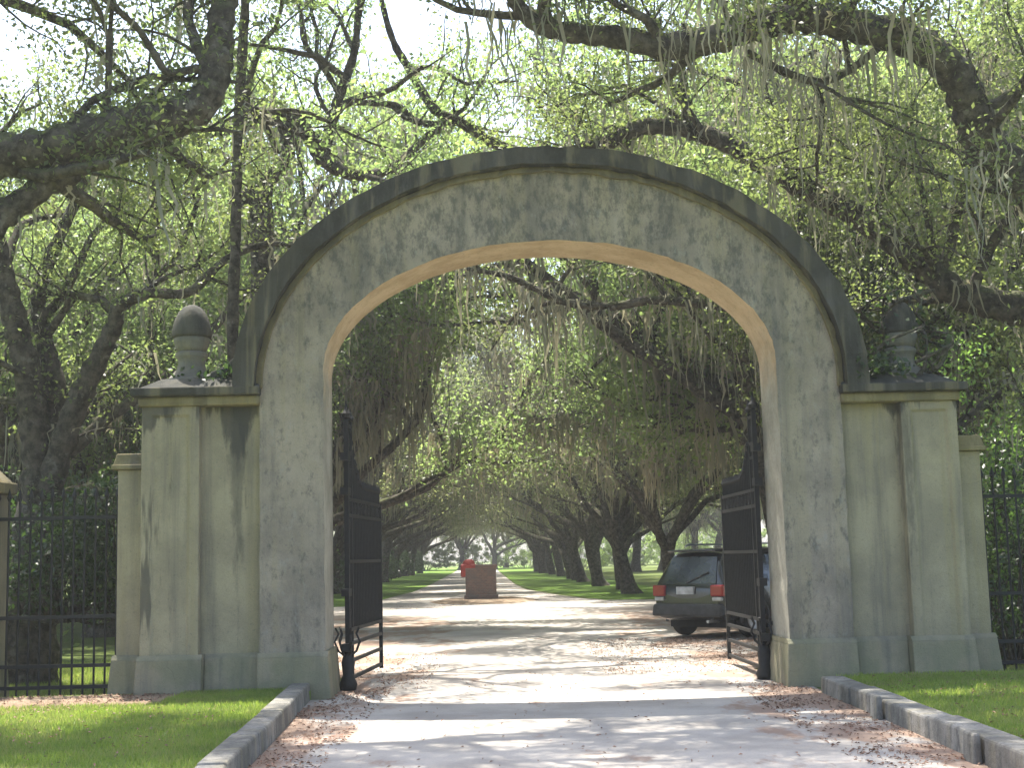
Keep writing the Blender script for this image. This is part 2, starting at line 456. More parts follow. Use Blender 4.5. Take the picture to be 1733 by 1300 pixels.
# ------------------------------------------------------------------ the gateway
XC, YF = 0.49, 16.8
G = empty('stone_gateway', (XC, YF, 0), R(1.6))
tag(G, 'weathered grey stucco archway with stepped piers spanning the drive', 'archway')
HJ, HB, DEP = 2.83, 3.62, 1.0
ZI, BI = 4.0, 1.61                          # inner spring, rise
ZO, BO = 3.82, 2.70                         # outer face spring, rise
N = 72
inn, out = [], []
for z in np.linspace(0.0, ZI, 26)[:-1]: inn.append((-HJ, z))
for z in np.linspace(0.0, ZO, 26)[:-1]: out.append((-HB, z))
for k in range(N + 1):
    a = math.pi - math.pi * k / N
    inn.append((HJ * math.cos(a), ZI + BI * math.sin(a)))
    # keep the band about 0.8-0.9 m wide: pair by angle
    out.append((HB * math.cos(a), ZO + BO * math.sin(a)))
for z in np.linspace(ZI, 0, 26)[1:]: inn.append((HJ, z))
for z in np.linspace(ZO, 0, 26)[1:]: out.append((HB, z))
K = len(inn)
jit = lambda s: rnd.uniform(-s, s)
mb = MB(); vv = []; ff = []; fm = []
W = 5                                       # points across the face
for k in range(K):
    (xi, zi), (xo, zo) = inn[k], out[k]
    row = [(xi, DEP, zi)]
    for q in range(W):
        tq = q / (W - 1)
        tq = (0, .12, .5, .88, 1)[q]
        dy = (0, 0, .018, 0, 0)[q]          # shallow sunk panel
        x_, z_ = xi + (xo - xi) * tq, zi + (zo - zi) * tq
        e = .008
        row.append((x_ + jit(e), dy + jit(.006), z_ + jit(e) * (z_ > .1)))
    row.append((xo, DEP, zo))
    vv += row
C = W + 2
for k in range(K - 1):
    for q in range(C - 1):
        ff.append((k * C + q, k * C + q + 1, (k + 1) * C + q + 1, (k + 1) * C + q)); fm.append(1 if q == 0 else 0)
    ff.append((k * C + C - 1, k * C, (k + 1) * C, (k + 1) * C + C - 1)); fm.append(0)
mb.v, mb.f = vv, ff
# the underside of the arch is clean tan stucco, the jambs below it are grey like the face
fm2 = []
for k, (q, m_) in enumerate(zip(ff, fm)):
    z_ = vv[q[0]][2]
    fm2.append(1 if m_ else 0)
o = mb.build('arch_ring', M['arch'], G, mats=[M['soffit']], fmat=fm2)

# archivolt: projecting weathered hood moulding, in two steps
def hood(name, a0, b0, a1, b1, y0, y1, mat, z0=ZO, zlow=3.72):
    mb = MB(); v, f = [], []
    pts = [(math.pi - math.pi * k / N) for k in range(N + 1)]
    for k, a in enumerate(pts):
        ci, si = math.cos(a), math.sin(a)
        zz = lambda b: z0 + b * si
        j = [jit(.016) for _ in range(4)]
        v += [(a0 * ci, y1, zz(b0)), (a0 * ci, y0 + j[0], zz(b0) + j[1]), (a1 * ci + j[2], y0 + .05 + j[0], zz(b1) + j[3]), (a1 * ci, y1, zz(b1))]
    lo = [(x_, y_, z_ - .03) for x_, y_, z_ in v[:4]]; hi = [(x_, y_, z_ - .15) for x_, y_, z_ in v[-4:]]
    v = lo + v + hi
    for k in range(N + 2):
        for q in range(4): f.append((k * 4 + q, k * 4 + (q + 1) % 4, (k + 1) * 4 + (q + 1) % 4, (k + 1) * 4 + q))
    f.append((0, 1, 2, 3)); f.append(tuple((N + 2) * 4 + q for q in (3, 2, 1, 0)))
    mb.add(v, f)
    return mb.build(name, mat, G)


hood('hood_moulding', 3.66, 2.745, 3.94, 2.97, -.20, DEP + .2, M['mould'])
hood('bed_moulding', 3.58, 2.66, 3.66, 2.742, -.08, DEP + .08, M['ochre'])

PZ = 0.57                                  # plinth height
CZ = 3.50                                  # underside of the cornice


def panel_box(x0, x1, y0, y1, z0, z1, m=.1, d=.02):
    """box whose front face (y0) carries a shallow sunk panel"""
    b = MB()
    v = [(x0, y0, z0), (x1, y0, z0), (x1, y1, z0), (x0, y1, z0), (x0, y0, z1), (x1, y0, z1), (x1, y1, z1), (x0, y1, z1),
         (x0 + m, y0, z0 + m), (x1 - m, y0, z0 + m), (x1 - m, y0, z1 - m), (x0 + m, y0, z1 - m),
         (x0 + m + d, y0 + d, z0 + m + d), (x1 - m - d, y0 + d, z0 + m + d), (x1 - m - d, y0 + d, z1 - m - d), (x0 + m + d, y0 + d, z1 - m - d)]
    f = [(0, 3, 2, 1), (4, 5, 6, 7), (1, 2, 6, 5), (2, 3, 7, 6), (3, 0, 4, 7),
         (0, 1, 9, 8), (1, 5, 10, 9), (5, 4, 11, 10), (4, 0, 8, 11),
         (8, 9, 13, 12), (9, 10, 14, 13), (10, 11, 15, 14), (11, 8, 12, 15), (12, 13, 14, 15)]
    return b.add(v, f)


for s in (-1, 1):
    CZ = 3.59 if s < 0 else 3.46
    X = lambda a, b: (min(s * a, s * b), max(s * a, s * b))
    # pier core between the arch band and the pilaster
    x0, x1 = X(3.615, 4.36)
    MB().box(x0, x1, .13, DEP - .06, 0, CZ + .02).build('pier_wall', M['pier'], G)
    x0, x1 = X(4.355, 5.06)
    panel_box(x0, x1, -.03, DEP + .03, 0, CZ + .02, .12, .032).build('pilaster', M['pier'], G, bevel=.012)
    # plinths, battered
    def plinth(a, b, yf, ta, tb, z1=PZ):
        xa, xb = X(a, b)
        if s < 0: ta, tb = tb, ta
        MB().box(xa, xb, yf - .13, DEP - yf + .13, -.15, z1 - .05, ta, .05, .05, tb).build('plinth', M['plinth'], G, bevel=.015)
        MB().box(xa + ta, xb - tb, yf - .08, DEP - yf + .08, z1 - .052, z1, .0, .06, .06, .0).build('plinth_weathering', M['plinth'], G)
    plinth(2.74, 3.64, 0, .05, 0)
    plinth(3.642, 4.30, .13, 0, 0)
    plinth(4.302, 5.12, -.03, 0, .04)
    plinth(5.122, 5.50, .2, 0, .06)
    # the outer wing pier, lower, with its own cap
    x0, x1 = X(5.05, 5.40)
    MB().box(x0, x1, .2, DEP - .2, 0, 2.84).build('wing_pier', M['pier'], G, bevel=.012)
    x0, x1 = X(5.062, 5.47)
    MB().box(x0, x1, .13, DEP - .13, 2.84, 2.90, -.0).box(x0 + .02, x1 - .02, .15, DEP - .15, 2.898, 3.04, .03, .05, .05).build('wing_cap', M['ochre'], G, bevel=.012)
    # cornice: ochre bed, dark corona, sloped mossy weathering
    x0, x1 = X(3.61, 5.10)
    MB().box(x0, x1, -.09, DEP + .09, CZ, CZ + .12).build('cornice_bed', M['ochre'], G, bevel=.03)
    x0, x1 = X(3.6, 5.17)
    MB().box(x0, x1, -.19, DEP + .19, CZ + .118, CZ + .225).build('cornice', M['mould'], G, bevel=.02)
    x0, x1 = X(3.6, 5.1)
    ta, tb = (.0, .25) if s > 0 else (.25, .0)
    MB().box(x0, x1, -.11, DEP + .11, CZ + .223, CZ + .36, ta, .2, .2, tb).build('cornice_weathering', M['dark_stone'], G, bevel=.02)
    # scroll shoulder between arch and finial
    pr = [(3.80, 0), (4.28, 0), (4.26, .10), (4.10, .16), (3.98, .26), (3.86, .42), (3.80, .44)]
    b = MB(); n_ = len(pr)
    vs = [(s * a, .12, CZ + .34 + z) for a, z in pr] + [(s * a, DEP - .12, CZ + .34 + z) for a, z in pr]
    fs = [tuple(range(n_)), tuple(reversed(range(n_, 2 * n_)))] + [(i, i + n_, (i + 1) % n_ + n_, (i + 1) % n_) for i in range(n_)]
    b.add(vs, fs).build('shoulder', M['dark_stone'], G, bevel=.02)
    # acorn finial
    fx = s * 4.56
    zf = CZ + .33
    fin = MB().lathe([(0.0, 0), (.36, 0), (.35, .06), (.29, .08), (.25, .13), (.185, .2), (.165, .28), (.18, .33), (.205, .36), (.205, .4),
                      (.19, .415), (.17, .43), (0, .43)], 24, (fx, .5, zf)).build('finial', M['finial'], G, smooth=True)
    e = fin.modifiers.new('e', 'EDGE_SPLIT'); e.split_angle = R(35)
    MB().lathe([(0, .42), (.17, .42), (.205, .48), (.225, .55), (.225, .60), (.2, .62), (0, .62)], 24, (fx, .5, zf)).build('acorn_cup', M['finial'], fin, smooth=True)
    prof = [(0, .61), (.235, .61), (.25, .64), (.245, .70), (.232, .78), (.205, .87), (.165, .95), (.105, 1.01), (.05, 1.035), (.0, 1.04)]
    MB().lathe(prof, 24, (fx, .5, zf)).build('acorn', M['dark_stone'], fin, smooth=True)

# ------------------------------------------------------------------ iron gates (open inwards) and fences
def gate(name, hinge, rz, label):
    g = empty(name, hinge, rz)
    tag(g, label, 'gate', 'open gate leaves')
    L, H = 2.55, 2.48
    bar = lambda nm, pts, r=.011, n=6: MB().tube(pts, r, n).build(nm, M['iron'], g)
    bx = lambda nm, *a: MB().box(*a).build(nm, M['iron'], g)
    bx('hinge_stile', -.03, .03, -.03, .03, .02, 3.5)
    bx('stile', .27, .315, -.02, .02, .08, 3.48)
    bx('stile', L - .05, L, -.025, .025, .08, H)
    MB().lathe([(0, 0), (.05, .02), (.065, .07), (.03, .12), (.012, .2), (0, .26)], 12, (0, 0, 3.5)).build('spear_tip', M['iron'], g)
    MB().lathe([(0, 0), (.04, .02), (.05, .06), (.02, .1), (.01, .16), (0, .2)], 12, (.29, 0, 3.48)).build('spear_tip', M['iron'], g)
    for z in (.12, .34, .56, .74): bx('rail', .03, L - .045, -.018, .018, z, z + .045)
    for z in (1.62, H - .26, H - .05): bx('rail', .03, L - .045, -.018, .018, z, z + .045)
    for z in (2.86, 3.05, 3.40): bx('rail', .0, .3, -.018, .018, z, z + .04)
    nb = 19
    for i in range(nb):
        x = .36 + (L - .46) * i / (nb - 1)
        top = H + .14 + .55 * max(0, 1 - i / 7) ** 2
        m = MB().tube([(x, 0, .74), (x, 0, top)], .0125, 6)
        m.tube([(x, 0, top - .005), (x, 0, top + .03), (x, 0, top + .12)], [.012, .03, .002], 6)
        m.build('bar', M['iron'], g)
    for i in range(5): bar('bar', [(.06 + .045 * i, 0, .12), (.06 + .045 * i, 0, 3.42)], .009)
    # scroll work along the top rail and the hinge frame
    def scroll(cx, cz, r, flip=1):
        p = []
        for k in range(22):
            a = k / 21 * 4.2 * math.pi
            q = r * (1 - k / 25)
            p.append((cx + flip * q * math.cos(a), 0, cz + q * math.sin(a)))
        bar('scroll', p, .009, 5)
    for i in range(8): scroll(.5 + i * .27, H - .145, .1, 1 if i % 2 else -1)
    for z in (.95, 2.2, 2.62, 3.22): scroll(.15, z, .085)
    # hinge straps and the big bottom pivot
    for z in (.5, 1.2, 2.5, 2.95): bx('hinge_strap', -.16, .03, -.05, .05, z, z + .1)
    MB().lathe([(0, 0), (.1, 0), (.12, .08), (.07, .2), (.09, .35), (.05, .5), (0, .52)], 12, (0, 0, -.0)).build('pivot', M['iron'], g, smooth=True)
    for k in range(7):
        a = k / 7 * 2 * math.pi
        c, s_ = math.cos(a), math.sin(a)
        bar('leaf_scroll', [(0.02 * c, .02 * s_, .42), (.12 * c, .12 * s_, .5), (.17 * c, .17 * s_, .62), (.12 * c, .12 * s_, .72), (.16 * c, .16 * s_, .8)], .014, 5)
    return g


gate('iron_gate', (-2.19, 17.75, 0), R(86), 'open black iron gate leaf beside the pier with dark drip stains')
gate('iron_gate', (3.17, 17.85, 0), R(91.5), 'open black iron gate leaf in front of the black car')


def fence(x0, x1, y, label, pier=None):
    root = empty('iron_fence', (x0, y, 0)); tag(root, label, 'fence')
    w_ = x1 - x0
    for z in (.16, .42, 1.02, 2.25):
        MB().box(0, w_, -.018, .018, z, z + .045).build('rail', M['iron'], root)
    n = int(w_ / .135)
    bm = None
    for i in range(n + 1):
        x = i * w_ / n
        if bm is None:
            m = MB().tube([(0, 0, .05), (0, 0, 2.5)], .014, 6)
            m.tube([(0, 0, 2.49), (0, 0, 2.54), (0, 0, 2.66)], [.013, .032, .002], 6)
            o = m.build('picket', M['iron'], root); bm = o.data; o.location = (x, 0, 0)
        else:
            o = obj('picket', bm, None, root); o.location = (x, 0, 0)
    return root


fence(-6.5, -5.0, 17.15, 'black iron picket fence between the gateway and the mossy corner pier')
fence(5.98, 8.4, 17.45, 'black iron picket fence beside the gateway pier overhung by a branch')
for px, lab in ((-6.86, 'short mossy stucco pier ending the iron fence'),):
    g = empty('fence_pier', (px, 17.15, 0)); tag(g, lab, 'pier')
    MB().box(-.36, .36, -.36, .36, -.05, 2.6).build('pier_shaft', M['pier'], g, bevel=.015)
    MB().box(-.41, .41, -.41, .41, -.05, .5, .03, .03, .03).build('plinth', M['plinth'], g, bevel=.015)
    MB().box(-.44, .44, -.44, .44, 2.6, 2.75).box(-.4, .4, -.4, .4, 2.748, 3.0, .2, .2, .2).build('pier_cap', M['ochre'], g, bevel=.02)

# ------------------------------------------------------------------ brick pillar on its island, with the red box
isl = MB()
ring = [(1.0 * math.cos(a) * rnd.uniform(.9, 1.1), math.sin(a) * rnd.uniform(.9, 1.1)) for a in np.linspace(0, 2 * math.pi, 26)[:-1]]
isl.add([(AX(52) + .65 + 2.0 * x, 52.4 + 3.4 * y_, .012) for x, y_ in ring] + [(AX(52) + .65 + 1.5 * x, 52.4 + 2.6 * y_, .10) for x, y_ in ring],
        [(i, (i + 1) % 25, 25 + (i + 1) % 25, 25 + i) for i in range(25)] + [tuple(range(25, 50))])
tag(isl.build('traffic_island', M['litter_ground']), 'leaf covered island in the middle of the drive', 'island', kind='structure')
bp = empty('brick_pillar', (AX(52) + .58, 52.6, .09)); tag(bp, 'squat dark brick pillar on the leafy island', 'pillar')
MB().box(-.58, .58, -.4, .4, -.1, 1.18).build('shaft', M['brick'], bp, bevel=.02)
MB().box(-.64, .64, -.46, .46, -.1, .16).build('base_course', M['brick'], bp, bevel=.02)
MB().box(-.2, .62, -.44, .44, 1.18, 1.30).build('coping', M['brick'], bp, bevel=.02)
rb = empty('red_box', (AX(52) + .13, 52.45, 1.27)); tag(rb, 'small red painted box fixed on the brick pillar', 'box'); rb.scale = (1.2, 1.2, 1.2)
MB().box(-.26, .26, -.2, .2, -.28, .12).build('case', M['red'], rb, bevel=.04)
MB().lathe([(0, .28), (.1, .27), (.17, .22), (.2, .14), (.2, .09), (0, .09)], 14).build('lid', M['red'], rb, smooth=True)

# ------------------------------------------------------------------ the black sport utility car
car = empty('parked_car', (4.95, 28.15, .01), R(-46)); tag(car, 'black sport utility car turning off behind the gate', 'car')
st = [  # y, half width, bottom, belt, roof, roof half width
    (-2.30, .80, .42, .86, .90, .70), (-2.27, .86, .36, .98, 1.02, .72), (-2.16, .89, .33, 1.02, 1.30, .66), (-2.0, .905, .3, 1.03, 1.62, .60), (-1.8, .91, .28, 1.03, 1.70, .60),
    (-1.0, .915, .28, 1.02, 1.735, .61), (0, .915, .28, 1.0, 1.73, .61), (.6, .91, .28, .99, 1.66, .60), (1.05, .905, .28, .985, 1.30, .62), (1.3, .90, .28, .98, 1.04, .70),
    (1.9, .88, .3, .9, .98, .72), (2.2, .84, .34, .82, .9, .68), (2.32, .74, .42, .7, .76, .6)]
v, f = [], []
for (y, wd, zb, bl, rf, wr) in st:
    half = [(0, zb), (wd * .8, zb), (wd * .97, zb + .08), (wd, (zb + bl) / 2), (wd * .975, bl), ((wd * .975 + wr) / 2 + .03, (bl + rf) / 2 + .02), (wr + .02, rf - .05), (wr - .06, rf - .008), (0, rf + .01)]
    v += [(x, y, z) for x, z in half] + [(-x, y, z) for x, z in reversed(half[1:-1])]
k = 16
for i in range(len(st) - 1):
    for j in range(k): f.append((i * k + j, (i + 1) * k + j, (i + 1) * k + (j + 1) % k, i * k + (j + 1) % k))
f.append(tuple(range(k))); f.append(tuple(reversed(range((len(st) - 1) * k, len(st) * k))))
body = MB().add(v, f).build('body', M['car_paint'], car, smooth=True)
sm = body.modifiers.new('s', 'SUBSURF'); sm.levels = 1; sm.render_levels = 2
q = lambda *p: MB().add(p, [(0, 1, 2, 3)])
def slab(nm, pts, mat, n, parent=car, th=.03):
    n = np.array(n, float); n /= np.linalg.norm(n)
    a = [np.array(p) for p in pts]; b = [p - n * th for p in a]; m = len(a)
    o = MB().add(a + b, [tuple(range(m)), tuple(reversed(range(m, 2 * m)))] + [(i, i + m, (i + 1) % m + m, (i + 1) % m) for i in range(m)]).build(nm, mat, parent, bevel=.006)
    return o
slab('rear_window', [(-.66, -2.275, 1.04), (.66, -2.275, 1.04), (.55, -2.045, 1.57), (-.55, -2.045, 1.57)], M['glass'], (0, -1, .42))
MB().tube([(-.05, -2.29, 1.06), (.45, -2.2, 1.26)], .012, 5).build('rear_wiper', M['trim'], car)
MB().box(-.6, .6, -2.16, -1.9, 1.655, 1.70).build('roof_spoiler', M['car_paint'], car, bevel=.02)
for s in (-1, 1):
    MB().box(min(s * .56, s * .865), max(s * .56, s * .865), -2.335, -2.17, .80, 1.02).build('tail_light', M['lamp_red'], car, bevel=.03)
    MB().box(min(s * .60, s * .82), max(s * .60, s * .82), -2.338, -2.2, .715, .79).build('reversing_light', M['lamp_white'], car, bevel=.02)
    for (ya, yb) in ((-1.75, -.85), (-.78, .05), (.12, .72)):
        slab('side_window', [(s * .885, ya, 1.06), (s * .885, yb, 1.06), (s * .70, yb - .03 * (yb > .5) * 6, 1.56 - .05 * (yb > .5)), (s * .70, ya + .04, 1.58)], M['glass'], (s, 0, .35))
    MB().tube([(s * .5, -1.7, 1.76), (s * .5, -1.6, 1.80), (s * .5, .2, 1.79), (s * .5, .35, 1.73)], .022, 6).build('roof_rail', M['silver'], car)
    mr = MB().box(min(s * .93, s * 1.1), max(s * .93, s * 1.1), .68, .78, 1.02, 1.18).build('wing_mirror', M['silver'], car, bevel=.03)
    for yw in (-1.42, 1.42):
        wh = MB().lathe([(.0, -.09), (.22, -.1), (.30, -.11), (.345, -.09), (.36, -.05), (.36, .05), (.345, .09), (.30, .11), (.22, .1), (0, .09)], 28).build('wheel', M['tyre'], car, smooth=True)
        wh.location = (s * .80, yw, .36); wh.rotation_euler = (0, R(90), 0)
        MB().lathe([(0, .06), (.05, .108), (.1, .095), (.19, .113), (.215, .118), (.225, .1)], 20).build('rim', M['rim'], wh, smooth=True).rotation_euler = (0, 0 if s > 0 else math.pi, 0)
        arc = [(s * .915, yw + .43 * math.cos(a), .36 + .43 * math.sin(a)) for a in np.linspace(-.15, math.pi + .15, 15)]
        MB().tube(arc, .035, 6).build('wheel_arch', M['trim'], car, smooth=True)
MB().box(-.26, .16, -2.335, -2.25, .84, .985).build('number_plate', M['plate'], car, bevel=.004)
MB().box(-.86, .86, -2.40, -2.1, .42, .66, .02, .03, 0).build('rear_bumper', M['trim'], car, bevel=.05)
MB().tube([(.5, -2.36, .33), (.5, -2.0, .33)], .03, 8).build('exhaust_pipe', M['silver'], car)
MB().box(-.7, .7, -2.0, 1.9, .2, .34).build('underbody', M['tyre'], car)

# ------------------------------------------------------------------ oaks
def norm(v): return v / (np.linalg.norm(v) + 1e-9)


def smooth_path(pts, rad, n=6):
    """Catmull-Rom through hand-set joints"""
    P = np.asarray(pts, float); r = np.asarray(rad, float)
    Q = np.vstack([2 * P[0] - P[1], P, 2 * P[-1] - P[-2]]); o, ro = [], []
    for i in range(len(P) - 1):
        for k in range(n):
            t = k / n
            a, b, c, d = Q[i:i + 4]
            o.append(.5 * ((2 * b) + (c - a) * t + (2 * a - 5 * b + 4 * c - d) * t * t + (3 * b - a - 3 * c + d) * t ** 3))
            ro.append(r[i] * (1 - t) + r[i + 1] * t)
    o.append(P[-1]); ro.append(r[-1])
    o = np.array(o); ro = np.array(ro)
    ro = ro * (1 + .09 * np.sin(np.arange(len(ro)) * 1.7) + rng.normal(0, .03, len(ro)))   # knots and swellings
    return o, ro


class Oak:
    def __init__(s, seed):
        s.g = np.random.default_rng(seed); s.V, s.F, s.nv = [], [], 0
        s.tips, s.hang = [], []
        s.floor = -9.0
    def tube(s, p, r, n, rough=0.0):
        V, F = tube_arrays(p, r, n)
        if rough:                            # furrows and burrs: ridges running along the limb plus random lumps
            m = len(p); ax = np.repeat(np.asarray(p), n, 0)
            a = np.tile(np.arange(n), m); st = np.repeat(np.arange(m), n)
            ridge = np.sin(a * 2.4 + st * .35) * .5 + np.sin(a * 4.1 - st * .6) * .5
            V = ax + (V - ax) * (1 + rough * ridge + s.g.normal(0, rough * .55, len(V)))[:, None]
        s.V.append(V); s.F.append(F + s.nv); s.nv += len(V)
    def wood(s, name): return mesh_np(name, np.vstack(s.V), np.vstack(s.F), True)
    def take_wood(s, name):
        m = s.wood(name); s.V, s.F, s.nv = [], [], 0; return m
    def walk(s, p, d, L, r0, r1, n, wob, trop):
        P, Rr = [p], [r0]; d = norm(d)
        for i in range(n):
            d = norm(d + s.g.normal(0, wob, 3) + np.array([0, 0, trop]))
            if P[-1][2] < s.floor and d[2] < .25: d = norm(np.array([d[0], d[1], .3]))
            P.append(P[-1] + d * L / n); Rr.append(r0 + (r1 - r0) * (i + 1) / n)
        return np.array(P), np.array(Rr), d
    def branch(s, p, d, L, r, lvl, spec):
        sp = spec[lvl]
        P, Rr, _ = s.walk(p, d, L, r, max(r * sp.get('taper', .35), .006), sp['n'], sp['wob'], sp['trop'])
        s.tube(P, Rr, sp['sides'])
        s.kids(P, Rr, lvl, spec)
    def kids(s, P, Rr, lvl, spec, tmin=None, cnt=None):
        sp = spec[lvl]; m = len(P) - 1
        if lvl < 2:
            for k in np.linspace(.15, 1, sp['moss']) if sp['moss'] else []:
                q = P[min(m, int(k * m))]; s.hang.append(q + s.g.normal(0, .06, 3))
        if lvl + 1 >= len(spec):
            for k in np.linspace(.25, 1.0, sp['tips']): s.tips.append(P[min(m, int(round(k * m)))])
            return
        c = cnt or sp['kids']
        for i in range(c):
            t = (tmin if tmin is not None else sp['tmin']) + (1 - (tmin if tmin is not None else sp['tmin'])) * (i + s.g.random()) / c
            i0 = min(m - 1, int(t * m)); p = P[i0] + (P[i0 + 1] - P[i0]) * (t * m - i0)
            ax = norm(P[i0 + 1] - P[i0])
            perp = norm(np.cross(ax, s.g.normal(0, 1, 3)))
            if perp[2] < 0 and s.g.random() < sp.get('up', .6): perp = -perp
            ang = R(s.g.uniform(*sp['ang']))
            d = ax * math.cos(ang) + perp * math.sin(ang)
            nx = spec[lvl + 1]
            L = nx['L'] * s.g.uniform(.65, 1.3) * (1.15 - .4 * t)
            s.branch(p, d, L, max(.007, min(Rr[i0] * .75, nx['r'] * s.g.uniform(.7, 1.25))), lvl + 1, spec)
    def leaves(s, name, per, size, spread, mat, keep=1.0):
        T = np.array(s.tips)
        if keep < 1: T = T[s.g.random(len(T)) < keep]
        return leaf_mesh(name, T, per, size, spread, s.g)
    def moss(s, name, strands, length, width, keep=1.0):
        H = np.array(s.hang); H = H[s.g.random(len(H)) < keep]
        return moss_mesh(name, H, strands, length, width, s.g)


def leaf_mesh(name, T, per, size, spread, g, droop=0.0):
    n = len(T) * per
    c = np.repeat(T, per, 0) + g.normal(0, spread, (n, 3)) * np.array([1, 1, .75])
    d = g.normal(0, 1, (n, 3)); d[:, 2] -= droop; d /= np.linalg.norm(d, axis=1)[:, None]
    u = g.normal(0, 1, (n, 3)); u[:, 2] += 1.3
    sd = np.cross(d, u); sd /= np.linalg.norm(sd, axis=1)[:, None] + 1e-9
    up = np.cross(sd, d)
    l = (size * g.uniform(.6, 1.35, n))[:, None]
    wd = l * .27
    V = np.empty((n, 4, 3))
    V[:, 0] = c - d * l * .5
    V[:, 1] = c + sd * wd + up * l * .08 + d * l * .04
    V[:, 2] = c + d * l * .5 - up * l * .06
    V[:, 3] = c - sd * wd + up * l * .08 + d * l * .04
    F = np.arange(n * 4).reshape(-1, 4)
    return mesh_np(name, V.reshape(-1, 3), F)


def moss_mesh(name, H, strands, length, width, g):
    vs, n = [], 0
    fs = []
    S = len(H) * strands
    if S == 0: return mesh_np(name, np.zeros((3, 3)), np.array([[0, 1, 2]]))
    scale = np.repeat(g.uniform(.35, 1.25, len(H)), strands)
    base = np.repeat(H, strands, 0) + g.normal(0, .13, (S, 3)) * np.array([1.4, 1.4, .35])
    Ln = length * scale * (.15 + g.random(S) ** 1.8)
    a = g.uniform(0, np.pi, S); sx = np.stack([np.cos(a), np.sin(a), np.zeros(S)], 1)
    seg = 5
    V = np.empty((S, seg + 1, 2, 3))
    drift = g.normal(0, .05, (S, 3)); drift[:, 2] = 0
    for k in range(seg + 1):
        t = k / seg
        wv = width * (1.2 - 1.05 * t ** 1.2) * g.uniform(.4, 1.5, S)
        c = base + drift * t * 2 + g.normal(0, .028, (S, 3)); c[:, 2] = base[:, 2] - Ln * t
        V[:, k, 0] = c - sx * wv[:, None] * .5
        V[:, k, 1] = c + sx * wv[:, None] * .5
    idx = np.arange(S * (seg + 1) * 2).reshape(S, seg + 1, 2)
    F = np.stack([idx[:, :-1, 0], idx[:, :-1, 1], idx[:, 1:, 1], idx[:, 1:, 0]], -1).reshape(-1, 4)
    return mesh_np(name, V.reshape(-1, 3), F)


def spec_of(limbL, secL, twigL, kids=(6, 5), moss=(4, 2), tips=4, up=.6):
    return [dict(n=9, wob=.16, trop=.012, sides=8, kids=kids[0], tmin=.22, ang=(35, 80), moss=moss[0], L=limbL, r=.22, up=up, taper=.3),
            dict(n=7, wob=.2, trop=.02, sides=6, kids=kids[1], tmin=.2, ang=(30, 75), moss=moss[1], L=secL, r=.075, up=up),
            dict(n=5, wob=.22, trop=.0, sides=4, kids=0, tmin=.2, ang=(30, 70), moss=0, tips=tips, L=twigL, r=.02)]


def oak_root(name, loc, trunk_me, crown_me, moss_me, leafmat, label, group):
    r = empty(name, loc); tag(r, label, 'tree', group)
    obj('trunk', trunk_me, M['bark'], r)
    c_ = tag(obj('crown', crown_me, leafmat, r), kind='stuff')
    c_.material_slots[0].link = 'OBJECT'; c_.material_slots[0].material = leafmat     # crowns share meshes, not leaf colour
    if moss_me: tag(obj('hanging_moss', moss_me, M['moss'], r), kind='stuff')
    return r


def make_oak(seed, trunk_h, trunk_r, limbs, lean, spec, per, size, spread, strands=12, mlen=1.3, mwid=.07, el=(18, 60), zmin=None):
    """live oak at the origin, leaning and reaching towards +X"""
    k = Oak(seed); g = k.g
    k.floor = (zmin or -9) + .3 if zmin else -9
    # flared, slightly twisted bole
    d = norm(np.array([lean, g.normal(0, .08), 1.0]))
    P, Rr, d = k.walk(np.array([0, 0, -.15]), d, trunk_h + .15, trunk_r, trunk_r * .72, 8, .07, .02)
    Rr[0] *= 1.55; Rr[1] *= 1.2
    k.tube(P, Rr, 12)
    top = P[-1]
    for i in range(limbs):
        a = 2 * math.pi * (i + g.uniform(-.3, .3)) / limbs
        e = R(g.uniform(*el))
        dd = np.array([math.cos(a) * math.cos(e) + lean * .7, math.sin(a) * math.cos(e), math.sin(e)])
        st_ = P[-1 - (i % 3)]
        k.branch(st_, dd, spec[0]['L'] * g.uniform(.8, 1.2) * (1.0 + .3 * max(0, dd[0])), trunk_r * g.uniform(.42, .62), 0, spec)
    if zmin:
        k.tips = [q for q in k.tips if q[2] > zmin + g.normal(0, .5)]; k.hang = [q for q in k.hang if q[2] > zmin + 1]
    return k, k.leaves('crown', per, size, spread, None), k.moss('hanging_moss', strands, mlen, mwid)


# avenue oaks: four grown variants, copied down the two rows
AV = []
for sd in range(4):
    sp = spec_of(8.2, 3.6, 1.7, kids=(8, 5), moss=(9, 5), tips=4, up=.7); sp[0]['trop'] = -.008; sp[0]['tmin'] = .3; sp[0]['n'] = 11
    k, crown, moss = make_oak(40 + sd, rnd.uniform(2.0, 3.2), .34, 7, .32, sp, 34, .14, .40, strands=18, mlen=1.7, mwid=.075, el=(34, 72), zmin=3.9)
    AV.append((k.wood('trunk'), crown, moss))
AVL = 'live oak hung with moss in the rows lining the avenue'
for row, s in (('l', -1), ('r', 1)):
    for i in range(17):
        y = 51.5 + i * 6.6 + rnd.uniform(-1.8, 1.8) + (4 if s < 0 else 0)
        x = AX(y) + s * (7.0 + rnd.uniform(-.6, 1.2))
        t_, c_, m_ = AV[(i * 2 + (s > 0)) % 4]
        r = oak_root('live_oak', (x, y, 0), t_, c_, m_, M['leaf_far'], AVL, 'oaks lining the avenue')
        r.rotation_euler = (0, 0, (0 if s < 0 else math.pi) + rnd.uniform(-.5, .5))
        z = rnd.uniform(.95, 1.25); r.scale = (z, z, z * rnd.uniform(.9, 1.15))
